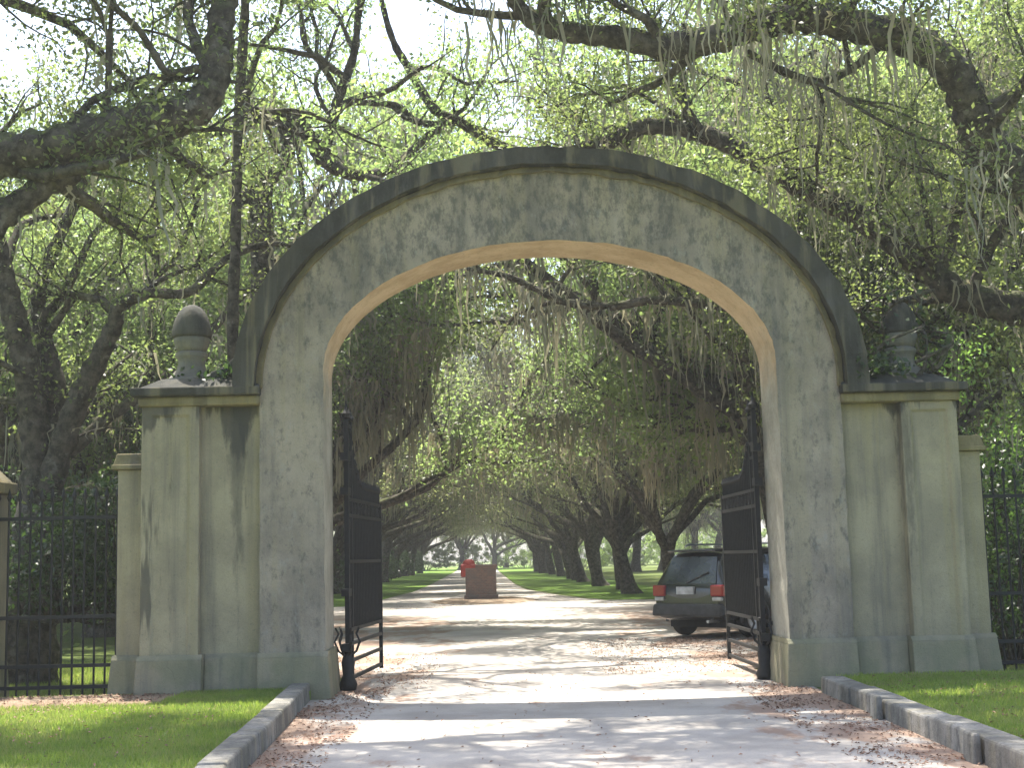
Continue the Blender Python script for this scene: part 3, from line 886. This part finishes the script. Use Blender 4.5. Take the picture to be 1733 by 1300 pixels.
for x, y, z, rz, v_, lab in ((-9.6, 38, 1.12, .1, 1, 'large oak reaching over the drive from behind the stained pier'), (9.2, 41, 1.15, 3.3, 2, 'large oak reaching over the drive from behind the parked car'), (-6.3, 35.5, .92, .25, 0, 'oak close to the drive whose crown fills the arch opening')):
    t_, c_, m_ = AV[v_]
    r = oak_root('live_oak', (x, y, 0), t_, c_, m_, M['leaf_new'], lab, None)
    r.rotation_euler = (0, 0, rz); r.scale = (z, z, z)
for x, y in ((-13, 190), (-8, 196), (-3, 188), (-20, 192), (5, 194)):
    t_, c_, m_ = AV[rnd.randrange(4)]
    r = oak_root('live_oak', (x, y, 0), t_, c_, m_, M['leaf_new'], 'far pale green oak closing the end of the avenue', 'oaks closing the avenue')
    r.rotation_euler = (0, 0, rnd.uniform(0, 6)); r.scale = (1.2, 1.2, 1.2)

# woodland oaks to both sides, behind the gateway
WD = []
for sd in range(3):
    sp = spec_of(5.6, 3.2, 1.5, kids=(6, 5), moss=(4, 2), tips=4, up=.65)
    k, crown, moss = make_oak(70 + sd, rnd.uniform(3.2, 4.2), .3, 7, .08, sp, 78, .105, .32, strands=12, mlen=1.3, mwid=.06, el=(25, 75))
    WD.append((k.wood('trunk'), crown, moss))
wood_spots = [  # px, distance, scale, brightness
    (-120, 34, .95, 1), (60, 40, .8, 1), (200, 34, .72, 1), (330, 42, 1.15, 1), (455, 33, 1.3, 1), (520, 44, 1.0, 1), (270, 52, 1.25, 0), (400, 28, .9, 1), (1500, 27, 1.0, 0),
    (1290, 33, 1.35, 1), (1360, 43, 1.75, 1), (1430, 38, 1.6, 1), (1560, 31, 1.35, 1), (1690, 38, 1.65, 1), (1830, 31, 1.1, 0),
    (-260, 48, 1.3, 0), (130, 60, .95, 0), (1350, 58, 1.8, 0), (1620, 62, 1.7, 0), (1900, 52, 1.6, 0), (420, 66, 1.4, 0), (-60, 75, 1.1, 0), (1480, 80, 1.6, 0), (1750, 85, 1.8, 0)]
for i, (px, D, s_, br) in enumerate(wood_spots):
    p = at(px, 950, D)
    if abs(p[0] - AX(D)) < 8.5 and D > 20:           # keep the drive itself clear of trunks
        p[0] = AX(D) + (8.5 if px > 800 else -8.5) + rnd.uniform(-.5, .5)
    t_, c_, m_ = WD[i % 3]
    lab = 'tall oak with fresh yellow green leaves behind the archway' if br else 'darker woodland oak standing behind the archway'
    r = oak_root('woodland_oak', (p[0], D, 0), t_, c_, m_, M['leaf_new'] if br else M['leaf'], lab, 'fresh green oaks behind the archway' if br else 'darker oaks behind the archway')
    r.rotation_euler = (0, 0, rnd.uniform(0, 6.28)); r.scale = (s_, s_, s_ * 1.05)


for i in range(26):
    sd_ = -1 if i % 2 else 1
    y = rnd.uniform(75, 150); x = sd_ * (24 + (i // 2) * 6.5 + rnd.uniform(-3, 3)) + AX(y)
    t_, c_, m_ = WD[i % 3]
    r = oak_root('woodland_oak', (x, y, 0), t_, c_, m_, M['leaf_new'], 'far oak in the wood beyond the meadow beside the avenue', 'far oaks beyond the meadow')
    r.rotation_euler = (0, 0, rnd.uniform(0, 6.28)); z = rnd.uniform(1.1, 1.5); r.scale = (z, z, z)


for i in range(16):
    if i < 9: x, y = -34 + i * 8.5 + rnd.uniform(-2, 2), rnd.uniform(200, 215)
    else: y = rnd.uniform(88, 150); x = AX(y) + 15 + (i - 9) * 3.4
    t_, c_, m_ = WD[i % 3]
    r = oak_root('woodland_oak', (x, y, 0), t_, c_, m_, M['leaf_new'], 'far oak in the wood beyond the meadow beside the avenue', 'far oaks beyond the meadow')
    r.rotation_euler = (0, 0, rnd.uniform(0, 6.28)); z = rnd.uniform(1.1, 1.5); r.scale = (z, z, z)


# --- hand-set trees round the gateway: limbs laid where they hang
NEAR = spec_of(4, 2.1, 1.1, kids=(7, 5), moss=(3, 2), tips=4, up=.6)


OVER = spec_of(4, 2.6, 1.2, kids=(7, 6), moss=(2, 1), tips=5, up=.6)


def placed_oak(name, seed, base, trunk, limbs, label, per=26, size=.085, spread=.2, cnt=1.0, strands=10, mlen=.9, spec=NEAR, leafmat='leaf', bark='bark', keep=1.0, mkeep=1.0):
    """limbs: list of (pixel joints [(px, py, Y)], [pixel diameters], children count)"""
    root = empty(name, base); tag(root, label, 'tree')
    b0 = np.array(base, float)
    k = Oak(seed); ferns = []
    if trunk is not None:
        P, Rr = smooth_path([np.array(p) - b0 for p in trunk[0]], trunk[1], 6)
        k.tube(P, Rr, 12)
        obj('trunk', k.take_wood('trunk'), M[bark], root)
    for pts, dia, c in limbs:
        W_ = [at(*p) if len(p) == 3 and p[2] > 0 else np.array(p[:3]) for p in pts]
        Wd = [np.array(q) - b0 for q in W_]
        rr = [.5 * d_ * p[2] / FPX for d_, p in zip(dia, pts)]
        P, Rr = smooth_path(Wd, rr, 9)
        k.tube(P, Rr, 14, rough=.075)
        big = Rr > .09
        for q, r_ in zip(P[big], Rr[big]):
            for _ in range(3):
                if k.g.random() < .45: ferns.append(q + np.array([k.g.normal(0, r_ * .45), k.g.normal(0, r_ * .45), r_ * .9]) + k.g.normal(0, .05, 3) * np.array([1, 1, .2]))
        if c: k.kids(P, Rr, 0, OVER if c >= 20 else spec, tmin=.08, cnt=max(1, int(c * cnt)))
        obj('limb', k.take_wood('limb'), M[bark], root)
    if ferns: tag(obj('limb_fern', leaf_mesh('limb_fern', np.array(ferns), 9, .07, .055, k.g), M['leaf'], root), kind='stuff')
    if k.tips: tag(obj('crown', k.leaves('crown', per, size, spread, None, keep), M[leafmat], root), kind='stuff')
    if k.hang: tag(obj('hanging_moss', k.moss('hanging_moss', strands, mlen, .035, mkeep), M['moss'], root), kind='stuff')
    return root


T3 = lambda pts: pts
# left front oak: its trunk stands outside the picture, two limbs cross the corner
placed_oak('live_oak', 101, (-8.6, 13.2, .1),
           ([(-8.6, 13.2, 0), (-8.5, 13.2, 1.6), (-8.2, 13.3, 3.4), (-7.4, 13.5, 4.9)], [.75, .52, .48, .36]),
           [([(-330, 330, 13.5), (-120, 300, 13.7), (0, 268, 14), (110, 242, 14), (225, 208, 14.2), (330, 182, 14.4), (366, 120, 14.5), (374, 40, 14.6), (390, -60, 14.8), (420, -190, 15.2)],
             [80, 78, 74, 68, 66, 62, 52, 48, 44, 34], 6),
            ([(-300, 480, 13.4), (-100, 440, 13.7), (0, 368, 14), (65, 322, 14.1), (130, 284, 14.2), (205, 225, 14.2)], [60, 58, 50, 42, 40, 36], 3),
            ([(360, 112, 14.5), (330, 116, 14.4), (285, 122, 14.2), (262, 92, 14.1), (235, 50, 14), (195, 10, 13.8), (150, -50, 13.5)], [16, 14, 13, 13, 12, 11, 8], 2),
            ([(178, 222, 14.1), (182, 170, 14), (186, 90, 14), (188, 30, 13.9), (200, -40, 13.9)], [13, 12, 10, 8, 5], 2),
            ([(-330, 300, 13.4), (-240, 60, 14.2), (-40, -170, 15.3), (300, -290, 16.5), (600, -320, 17), (900, -325, 17.2)], [60, 56, 50, 42, 34, 20], 30),
            ([(-240, 60, 14.2), (-160, -200, 14.2), (40, -310, 14.8), (400, -350, 15.3), (760, -365, 15.4)], [46, 42, 36, 30, 18], 22)],
           'oak whose thick limb rises over the acorn finial by the stained pier', per=46, size=.07, keep=.9, mkeep=.35)
# right oak: its limbs arch high over the gateway
placed_oak('live_oak', 102, (9.6, 18.6, .1),
           ([(9.6, 18.6, 0), (9.5, 18.6, 1.6), (9.2, 18.5, 3.4), (8.7, 18.3, 4.8), (8.0, 18.0, 5.9)], [.95, .66, .6, .5, .42]),
           [([(1980, 360, 18.2), (1860, 375, 18), (1733, 305, 17.6), (1672, 250, 17.2), (1640, 175, 16.9), (1600, 105, 16.6), (1520, 62, 16.3), (1430, 40, 16.1), (1360, 28, 16), (1290, 40, 15.9), (1220, 62, 15.8), (1130, 78, 15.7), (1040, 62, 15.6), (950, 52, 15.5), (900, 34, 15.5), (868, -5, 15.4), (820, -90, 15.2)],
             [86, 84, 80, 74, 66, 60, 58, 56, 54, 52, 50, 46, 38, 34, 30, 26, 16], 12),
            ([(2000, 590, 18.6), (1860, 560, 18.9), (1733, 525, 19.2), (1630, 500, 19.4), (1560, 448, 19.5), (1480, 384, 19.6), (1400, 338, 19.7), (1325, 298, 19.8), (1250, 252, 19.9), (1180, 224, 20), (1095, 213, 20), (1045, 234, 20.1), (1000, 250, 20.2), (930, 262, 20.3)],
             [64, 62, 58, 52, 46, 44, 40, 38, 34, 30, 28, 26, 24, 18], 11),
            ([(1585, 470, 19.5), (1600, 440, 19.4), (1618, 370, 19.3), (1632, 300, 19.2), (1650, 220, 19.2)], [22, 20, 18, 15, 11], 2),
            ([(1470, 380, 19.6), (1500, 320, 19.5), (1535, 255, 19.4), (1545, 190, 19.3)], [13, 11, 10, 7], 2),
            ([(1640, 500, 19.3), (1690, 395, 19), (1740, 330, 18.6)], [20, 18, 18], 1),
            ([(1265, 88, 15.9), (1330, 122, 16.1), (1388, 138, 16.3), (1440, 116, 16.4), (1500, 70, 16.4)], [12, 14, 15, 14, 12], 3),
            ([(1163, 224, 20), (1160, 160, 19.9), (1154, 110, 19.8), (1160, 40, 19.7)], [15, 14, 12, 9], 3),
            ([(1990, 250, 18), (1900, 60, 18), (1760, -90, 18.2), (1480, -230, 18.5), (1150, -300, 18.5), (850, -325, 18.2)], [80, 70, 58, 46, 36, 22], 30),
            ([(1900, 60, 18), (1840, -180, 16.8), (1640, -300, 16), (1300, -350, 15.5), (1000, -360, 15.2)], [50, 44, 36, 30, 20], 24),
            ([(1960, 560, 18.4), (1830, 598, 18.3), (1733, 642, 18.2), (1690, 668, 18.1), (1640, 704, 18.0)], [30, 28, 24, 20, 10], 2)],
           'oak whose two long limbs arch over the top of the gateway', per=46, size=.07, keep=.9, mkeep=.8, mlen=1.25, strands=16)
# oak behind the left shoulder of the arch
placed_oak('live_oak', 103, (-4.6, 23.6, 0),
           ([(-4.6, 23.6, -.1), (-4.55, 23.6, 1.5), (-4.4, 23.5, 3.2), (-4.3, 23.4, 5.2), tuple(at(440, 322, 23.2))], [.5, .32, .28, .24, .19]),
           [([(395, 345, 23.2), (440, 318, 23.2), (485, 265, 23.2), (482, 215, 23.1), (470, 190, 23.1)], [26, 26, 25, 24, 16], 2),
            ([(215, 258, 22.8), (290, 232, 22.9), (390, 215, 23), (482, 198, 23.1), (522, 228, 23.2), (546, 268, 23.3), (600, 296, 23.4), (660, 286, 23.5), (715, 238, 23.6), (748, 214, 23.7)], [12, 20, 26, 28, 27, 27, 20, 16, 14, 12], 6),
            ([(546, 266, 23.3), (566, 190, 23.2), (582, 140, 23.1), (602, 75, 23), (606, -30, 22.8)], [22, 19, 17, 14, 9], 5),
            ([(575, 160, 23.1), (545, 110, 23), (515, 70, 22.9), (508, 0, 22.8)], [11, 10, 9, 6], 3),
            ([(636, -40, 23.4), (662, 60, 23.5), (690, 112, 23.6), (735, 184, 23.7), (782, 208, 23.8), (832, 240, 23.9), (905, 264, 24)], [8, 12, 15, 17, 18, 18, 14], 2),
            ([(590, 172, 23.2), (668, 178, 23.4), (702, 204, 23.6), (746, 212, 23.7)], [10, 13, 13, 12], 1)],
           'oak with tangled crossing limbs behind the arch shoulder by the acorn finial', per=44, size=.08, keep=.7, leafmat='leaf_new', mkeep=.6, strands=8)
# oak behind the right pier whose limb hangs inside the arch opening
placed_oak('live_oak', 104, (7.6, 24.6, 0),
           ([(7.6, 24.6, -.1), (7.55, 24.6, 1.5), (7.3, 24.5, 3.4), (6.4, 24.3, 5.2)], [.6, .4, .34, .22]),
           [([(1480, 480, 24.3), (1330, 520, 24.2), (1260, 524, 24.1), (1190, 514, 24), (1100, 508, 24), (1040, 518, 24), (960, 512, 24), (905, 488, 24), (860, 468, 24), (790, 455, 24)],
             [26, 22, 18, 16, 16, 15, 14, 12, 10, 7], 6),
            ([(1480, 480, 24.3), (1420, 330, 24.5), (1330, 180, 24.8), (1280, 60, 25)], [26, 22, 18, 10], 6),
            ([(1480, 480, 24.3), (1560, 360, 24.4), (1640, 220, 24.6), (1700, 60, 24.8)], [24, 20, 16, 10], 6)],
           'oak behind the plain pier with a thin mossy limb across the arch opening', per=26, size=.1, keep=.7, mkeep=.9, strands=18, mlen=1.5, leafmat='leaf', spec=spec_of(4, 2.1, 1.1, kids=(7, 5), moss=(12, 4), tips=4, up=.6))
# many-stemmed tree behind the left fence
placed_oak('crooked_oak', 105, (-7.15, 20.2, 0),
           ([tuple(at(40, 1195, 20.2)), tuple(at(50, 1080, 20.2)), tuple(at(62, 960, 20.2)), tuple(at(66, 850, 20.2))], [.55, .42, .36, .33]),
           [([(66, 870, 20.2), (62, 760, 20.1), (52, 660, 20), (30, 560, 19.9), (10, 480, 19.8), (-10, 380, 19.7), (-20, 260, 19.6)], [56, 50, 46, 42, 36, 30, 20], 5),
            ([(70, 860, 20.2), (92, 760, 20.3), (92, 660, 20.4), (72, 560, 20.4), (66, 490, 20.4), (108, 385, 20.4), (148, 295, 20.3), (170, 200, 20.2)], [46, 40, 36, 30, 26, 20, 16, 11], 5),
            ([(78, 850, 20.1), (110, 740, 20), (150, 640, 19.9), (190, 560, 19.8), (204, 518, 19.7), (250, 497, 19.6), (320, 494, 19.6), (378, 442, 19.6), (440, 415, 19.7), (480, 412, 19.8)], [46, 42, 36, 30, 24, 19, 16, 14, 12, 9], 5),
            ([(262, 480, 21), (264, 400, 21), (262, 300, 21), (268, 210, 21)], [13, 13, 11, 7], 3),
            ([(262, 470, 21), (300, 430, 21), (325, 370, 21), (338, 330, 21)], [12, 11, 10, 7], 2)],
           'crooked tree with several stems behind the iron fence and corner pier', per=40, size=.075, keep=.8, mkeep=.5)
# slender straight trunk
placed_oak('slender_tree', 106, tuple(np.array([at(393, 1000, 19.2)[0], 19.2, 0])),
           None,
           [([(393, 1215, 19.2), (393, 640, 19.2), (398, 420, 19.2), (404, 200, 19.2), (412, 60, 19.2), (418, -60, 19.2), (430, -220, 19.2)], [22, 19, 18, 17, 17, 15, 9], 0),
            ([(404, 170, 19.2), (425, 185, 19.3), (450, 215, 19.4), (470, 260, 19.5)], [12, 13, 12, 8], 2),
            ([(416, -20, 19.2), (390, -90, 19), (340, -150, 18.8)], [10, 8, 5], 3),
            ([(418, -60, 19.2), (470, -130, 19.3), (540, -170, 19.4)], [10, 8, 5], 3)],
           'slender straight trunk rising beside the arch and acorn finial', per=22, size=.085, keep=.8, leafmat='leaf_new', mkeep=.4)


# ------------------------------------------------------------------ shrubs and undergrowth
def shrub(name, loc, rx, ry, h, n, per, size, mat, label, group, seed):
    g = np.random.default_rng(seed)
    root = empty(name, loc); tag(root, label, 'shrub', group)
    k = Oak(seed); tips = []
    for i in range(n):
        a, q = g.uniform(0, 6.283), math.sqrt(g.random())
        tip = np.array([rx * q * math.cos(a), ry * q * math.sin(a), h * (g.uniform(.12, 1.0) * (1 - .35 * q ** 3))])
        b = np.array([tip[0] * .25, tip[1] * .25, -.05])
        mid = (b + tip) / 2 + g.normal(0, .12, 3)
        if i % 3 == 0:
            P, Rr = smooth_path([b, mid, tip], [.022, .015, .006], 3); k.tube(P, Rr, 5)
        tips.append(tip)
    obj('stems', k.wood('stems'), M['bark'], root)
    tag(obj('foliage', leaf_mesh('foliage', np.array(tips), per, size, .2, g), mat, root), kind='stuff')
    return root


for i, (x, y, rx, h, mt) in enumerate([(-6.3, 19.2, .9, 2.6, 0), (-8.3, 19.0, .7, 2.7, 0), (-5.6, 19.6, .9, 3.0, 0), (-8.6, 21.4, 1.3, 3.4, 0), (-4.9, 22.6, 1.0, 3.6, 0)]):
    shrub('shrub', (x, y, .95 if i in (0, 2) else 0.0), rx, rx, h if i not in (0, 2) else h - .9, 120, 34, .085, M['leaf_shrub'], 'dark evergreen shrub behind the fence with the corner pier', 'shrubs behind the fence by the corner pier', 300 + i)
for i, (x, y, rx, h, mt) in enumerate([(7.0, 19.4, 1.1, 3.0, 0), (8.6, 20.4, 1.2, 4.4, 1), (7.1, 21.4, 1.2, 5.0, 1), (9.4, 23, 1.5, 4.6, 0)]):
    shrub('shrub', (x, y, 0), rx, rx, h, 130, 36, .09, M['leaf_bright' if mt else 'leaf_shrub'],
          'bright green bush rising behind the plain pier' if mt else 'low dark bush behind the fence of the plain pier', 'bushes behind the plain pier', 320 + i)
# undergrowth under the avenue rows, left of the drive
for i in range(13):
    y = 62 + i * 8
    shrub('shrub', (AX(y) - 8.6 + rnd.uniform(-.6, .6), y, 0), 2.2, 4.0, rnd.uniform(2.4, 3.6), 110, 34, .17, M['leaf_shrub'], 'dark undergrowth bush below the oaks along the avenue', 'undergrowth along the avenue', 340 + i)
for i in range(14):
    if i < 8: x, y = -30 + i * 8 + rnd.uniform(-1, 1), 198
    else: y = 165 - (i - 8) * 4; x = AX(y) + 12 + (i - 8) * 6
    shrub('shrub', (x, y, 0), 5.0, 3.0, rnd.uniform(4.5, 6), 120, 40, .3, M['leaf_new'], 'far sunlit thicket closing the meadow and avenue', 'far thickets', 380 + i)
# vine over the plain pier's finial
vg = np.random.default_rng(9)
vr = empty('climbing_vine', (XC + 4.56, 17.2, 3.84)); tag(vr, 'dark vine looped over the acorn finial of the plain pier', 'vine')
k = Oak(9); vt = []
for i in range(9):
    a0 = vg.uniform(0, 6.28); pts = []
    for t in np.linspace(0, 1, 9):
        a = a0 + t * vg.uniform(2.5, 4.5)
        rr = .36 + .16 * math.sin(3 * t + i) + .05 * vg.random()
        pts.append(np.array([rr * math.cos(a) * 1.05, rr * math.sin(a) * .9, .02 + 1.05 * t + .08 * math.sin(5 * t + i)]))
    P, Rr = smooth_path(pts, np.linspace(.028, .012, 9), 4); k.tube(P, Rr, 6); vt += list(P[6::4])
for i in range(3):                           # stems tying the vine to the limb above
    P, Rr = smooth_path([np.array([.3 * math.cos(i * 2), .3 * math.sin(i * 2), .9]), np.array([.35, .8, 1.15]), np.array([.4 + .3 * i, 1.9, 1.25 + .1 * i])], [.03, .03, .03], 5); k.tube(P, Rr, 6)
obj('stems', k.wood('stems'), M['bark'], vr)
tag(obj('foliage', leaf_mesh('foliage', np.array(vt), 7, .085, .07, vg), M['leaf_shrub'], vr), kind='stuff')
for s, lab in ((-1, 'clump of small plants growing on the stained pier cornice'), (1, 'clump of small plants growing on the plain pier cornice')):
    g = np.random.default_rng(60 + s)
    tp = np.stack([XC + s * np.abs(g.normal(0, .35, 60)) + s * 3.85, g.uniform(16.72, 17.4, 60), g.uniform(3.82, 4.05, 60)], 1)
    r = empty('cornice_plants', (XC + s * 4.3, 17.1, 3.8)); tag(r, lab, 'plants')
    tag(obj('foliage', leaf_mesh('foliage', tp - np.array(r.location), 9, .09, .07, g), M['leaf_shrub'], r), kind='stuff')


# ------------------------------------------------------------------ humid air
hz = NT('humid_air')
pv = hz.n('ShaderNodeVolumePrincipled')
pv.inputs['Color'].default_value = (0.98, 1.0, 0.98, 1)
pv.inputs['Density'].default_value = 0.0009
pv.inputs['Anisotropy'].default_value = 0.3
hz.l(pv.outputs[0], hz.out.inputs[1])
tag(MB().box(-425, 425, -65, 625, -1.0, 30.0).build('haze', hz.m), 'thin bright summer haze hanging under the trees', 'haze', kind='stuff')

# ------------------------------------------------------------------ grass blades and fallen leaves
def blades(name, boxes, n, h, label, mat, zf):
    g = np.random.default_rng(77)
    pts = []
    for (x0, x1, y0, y1, z, share) in boxes:
        m = int(n * share)
        pts.append(np.stack([g.uniform(x0, x1, m), g.uniform(y0, y1, m), np.full(m, z)], 1))
    p = np.vstack(pts)
    p = p[(p[:, 0] > 0) | (p[:, 1] > 17) | (p[:, 0] < -2.28 - (p[:, 1] - 10.6) * math.tan(R(3.2)) - .11)]; m = len(p)
    # patchy growth
    d = np.sin(p[:, 0] * 2.1 + np.sin(p[:, 1] * 1.3) * 2) * np.sin(p[:, 1] * 1.9 + p[:, 0]) 
    p = p[g.random(m) < .75 + .3 * d]; m = len(p)
    a = g.uniform(0, 6.283, m); hh = h * g.uniform(.45, 1.3, m)
    w_ = np.stack([np.cos(a), np.sin(a), np.zeros(m)], 1) * .006
    lean = g.normal(0, .4, (m, 3)) * hh[:, None]; lean[:, 2] = hh
    V = np.stack([p - w_, p + w_, p + lean], 1).reshape(-1, 3)
    return tag(obj(name, mesh_np(name, V, np.arange(m * 3).reshape(-1, 3)), mat), label, 'grass', kind='stuff')


blades('grass', [(-7.6, -2.3, 9.5, 15.3, .118, .44), (-4.0, -2.6, 15.2, 16.6, .118, .06), (3.8, 8.0, 9.5, 16.7, .118, .38), (-9, -5, 17.6, 24, .0, .14)], 230000, .055, 'short lawn grass on both sides of the drive', M['grass'], 0)
g = np.random.default_rng(88)
def litter_pts(n, f): return f(n)
parts = []
def lp(n, x0, x1, y0, y1, z, pw=None):
    x = g.uniform(x0, x1, n); y = g.uniform(y0, y1, n)
    k = g.random(n) < (.35 + .65 * (np.sin(x * 3.1 + y) * np.sin(y * 2.3 - x * 1.7) > .1))
    parts.append(np.stack([x[k], y[k], np.full(k.sum(), z)], 1))
lp(2600, -2.42, -1.6, 9, 17.5, .014); lp(2600, 2.6, 3.48, 9, 17.5, .014); lp(600, -2.3, 3.4, 9, 20, .014); lp(5200, 1.2, 4.4, 19, 27, .014); lp(2200, -3.4, -1.2, 17.5, 24, .014)
lp(3500, -8, -3.2, 14.8, 16.6, .132); lp(700, -7, -2.9, 10, 15, .16); lp(900, 3.9, 8, 10, 16.6, .16); lp(1200, -6, -.2, 44, 50, .014); lp(500, -2, .6, 50, 54, .11)
pp = np.vstack(parts); n = len(pp)
d = g.normal(0, 1, (n, 3)); d[:, 2] *= .12; d /= np.linalg.norm(d, axis=1)[:, None]
up = g.normal(0, .25, (n, 3)); up[:, 2] = 1; sd = np.cross(d, up); sd /= np.linalg.norm(sd, axis=1)[:, None]
l = (.034 * g.uniform(.6, 1.5, n))[:, None]; zz = np.array([0, 0, 1.0])
V = np.stack([pp - d * l * .5, pp + sd * l * .25 + zz * .012, pp + d * l * .5 + zz * .006, pp - sd * l * .25 + zz * .012], 1).reshape(-1, 3)
tag(obj('leaf_litter', mesh_np('leaf_litter', V, np.arange(n * 4).reshape(-1, 4)), M['litter']), 'dry brown leaves scattered over drive and lawn edges', 'leaf litter', kind='stuff')
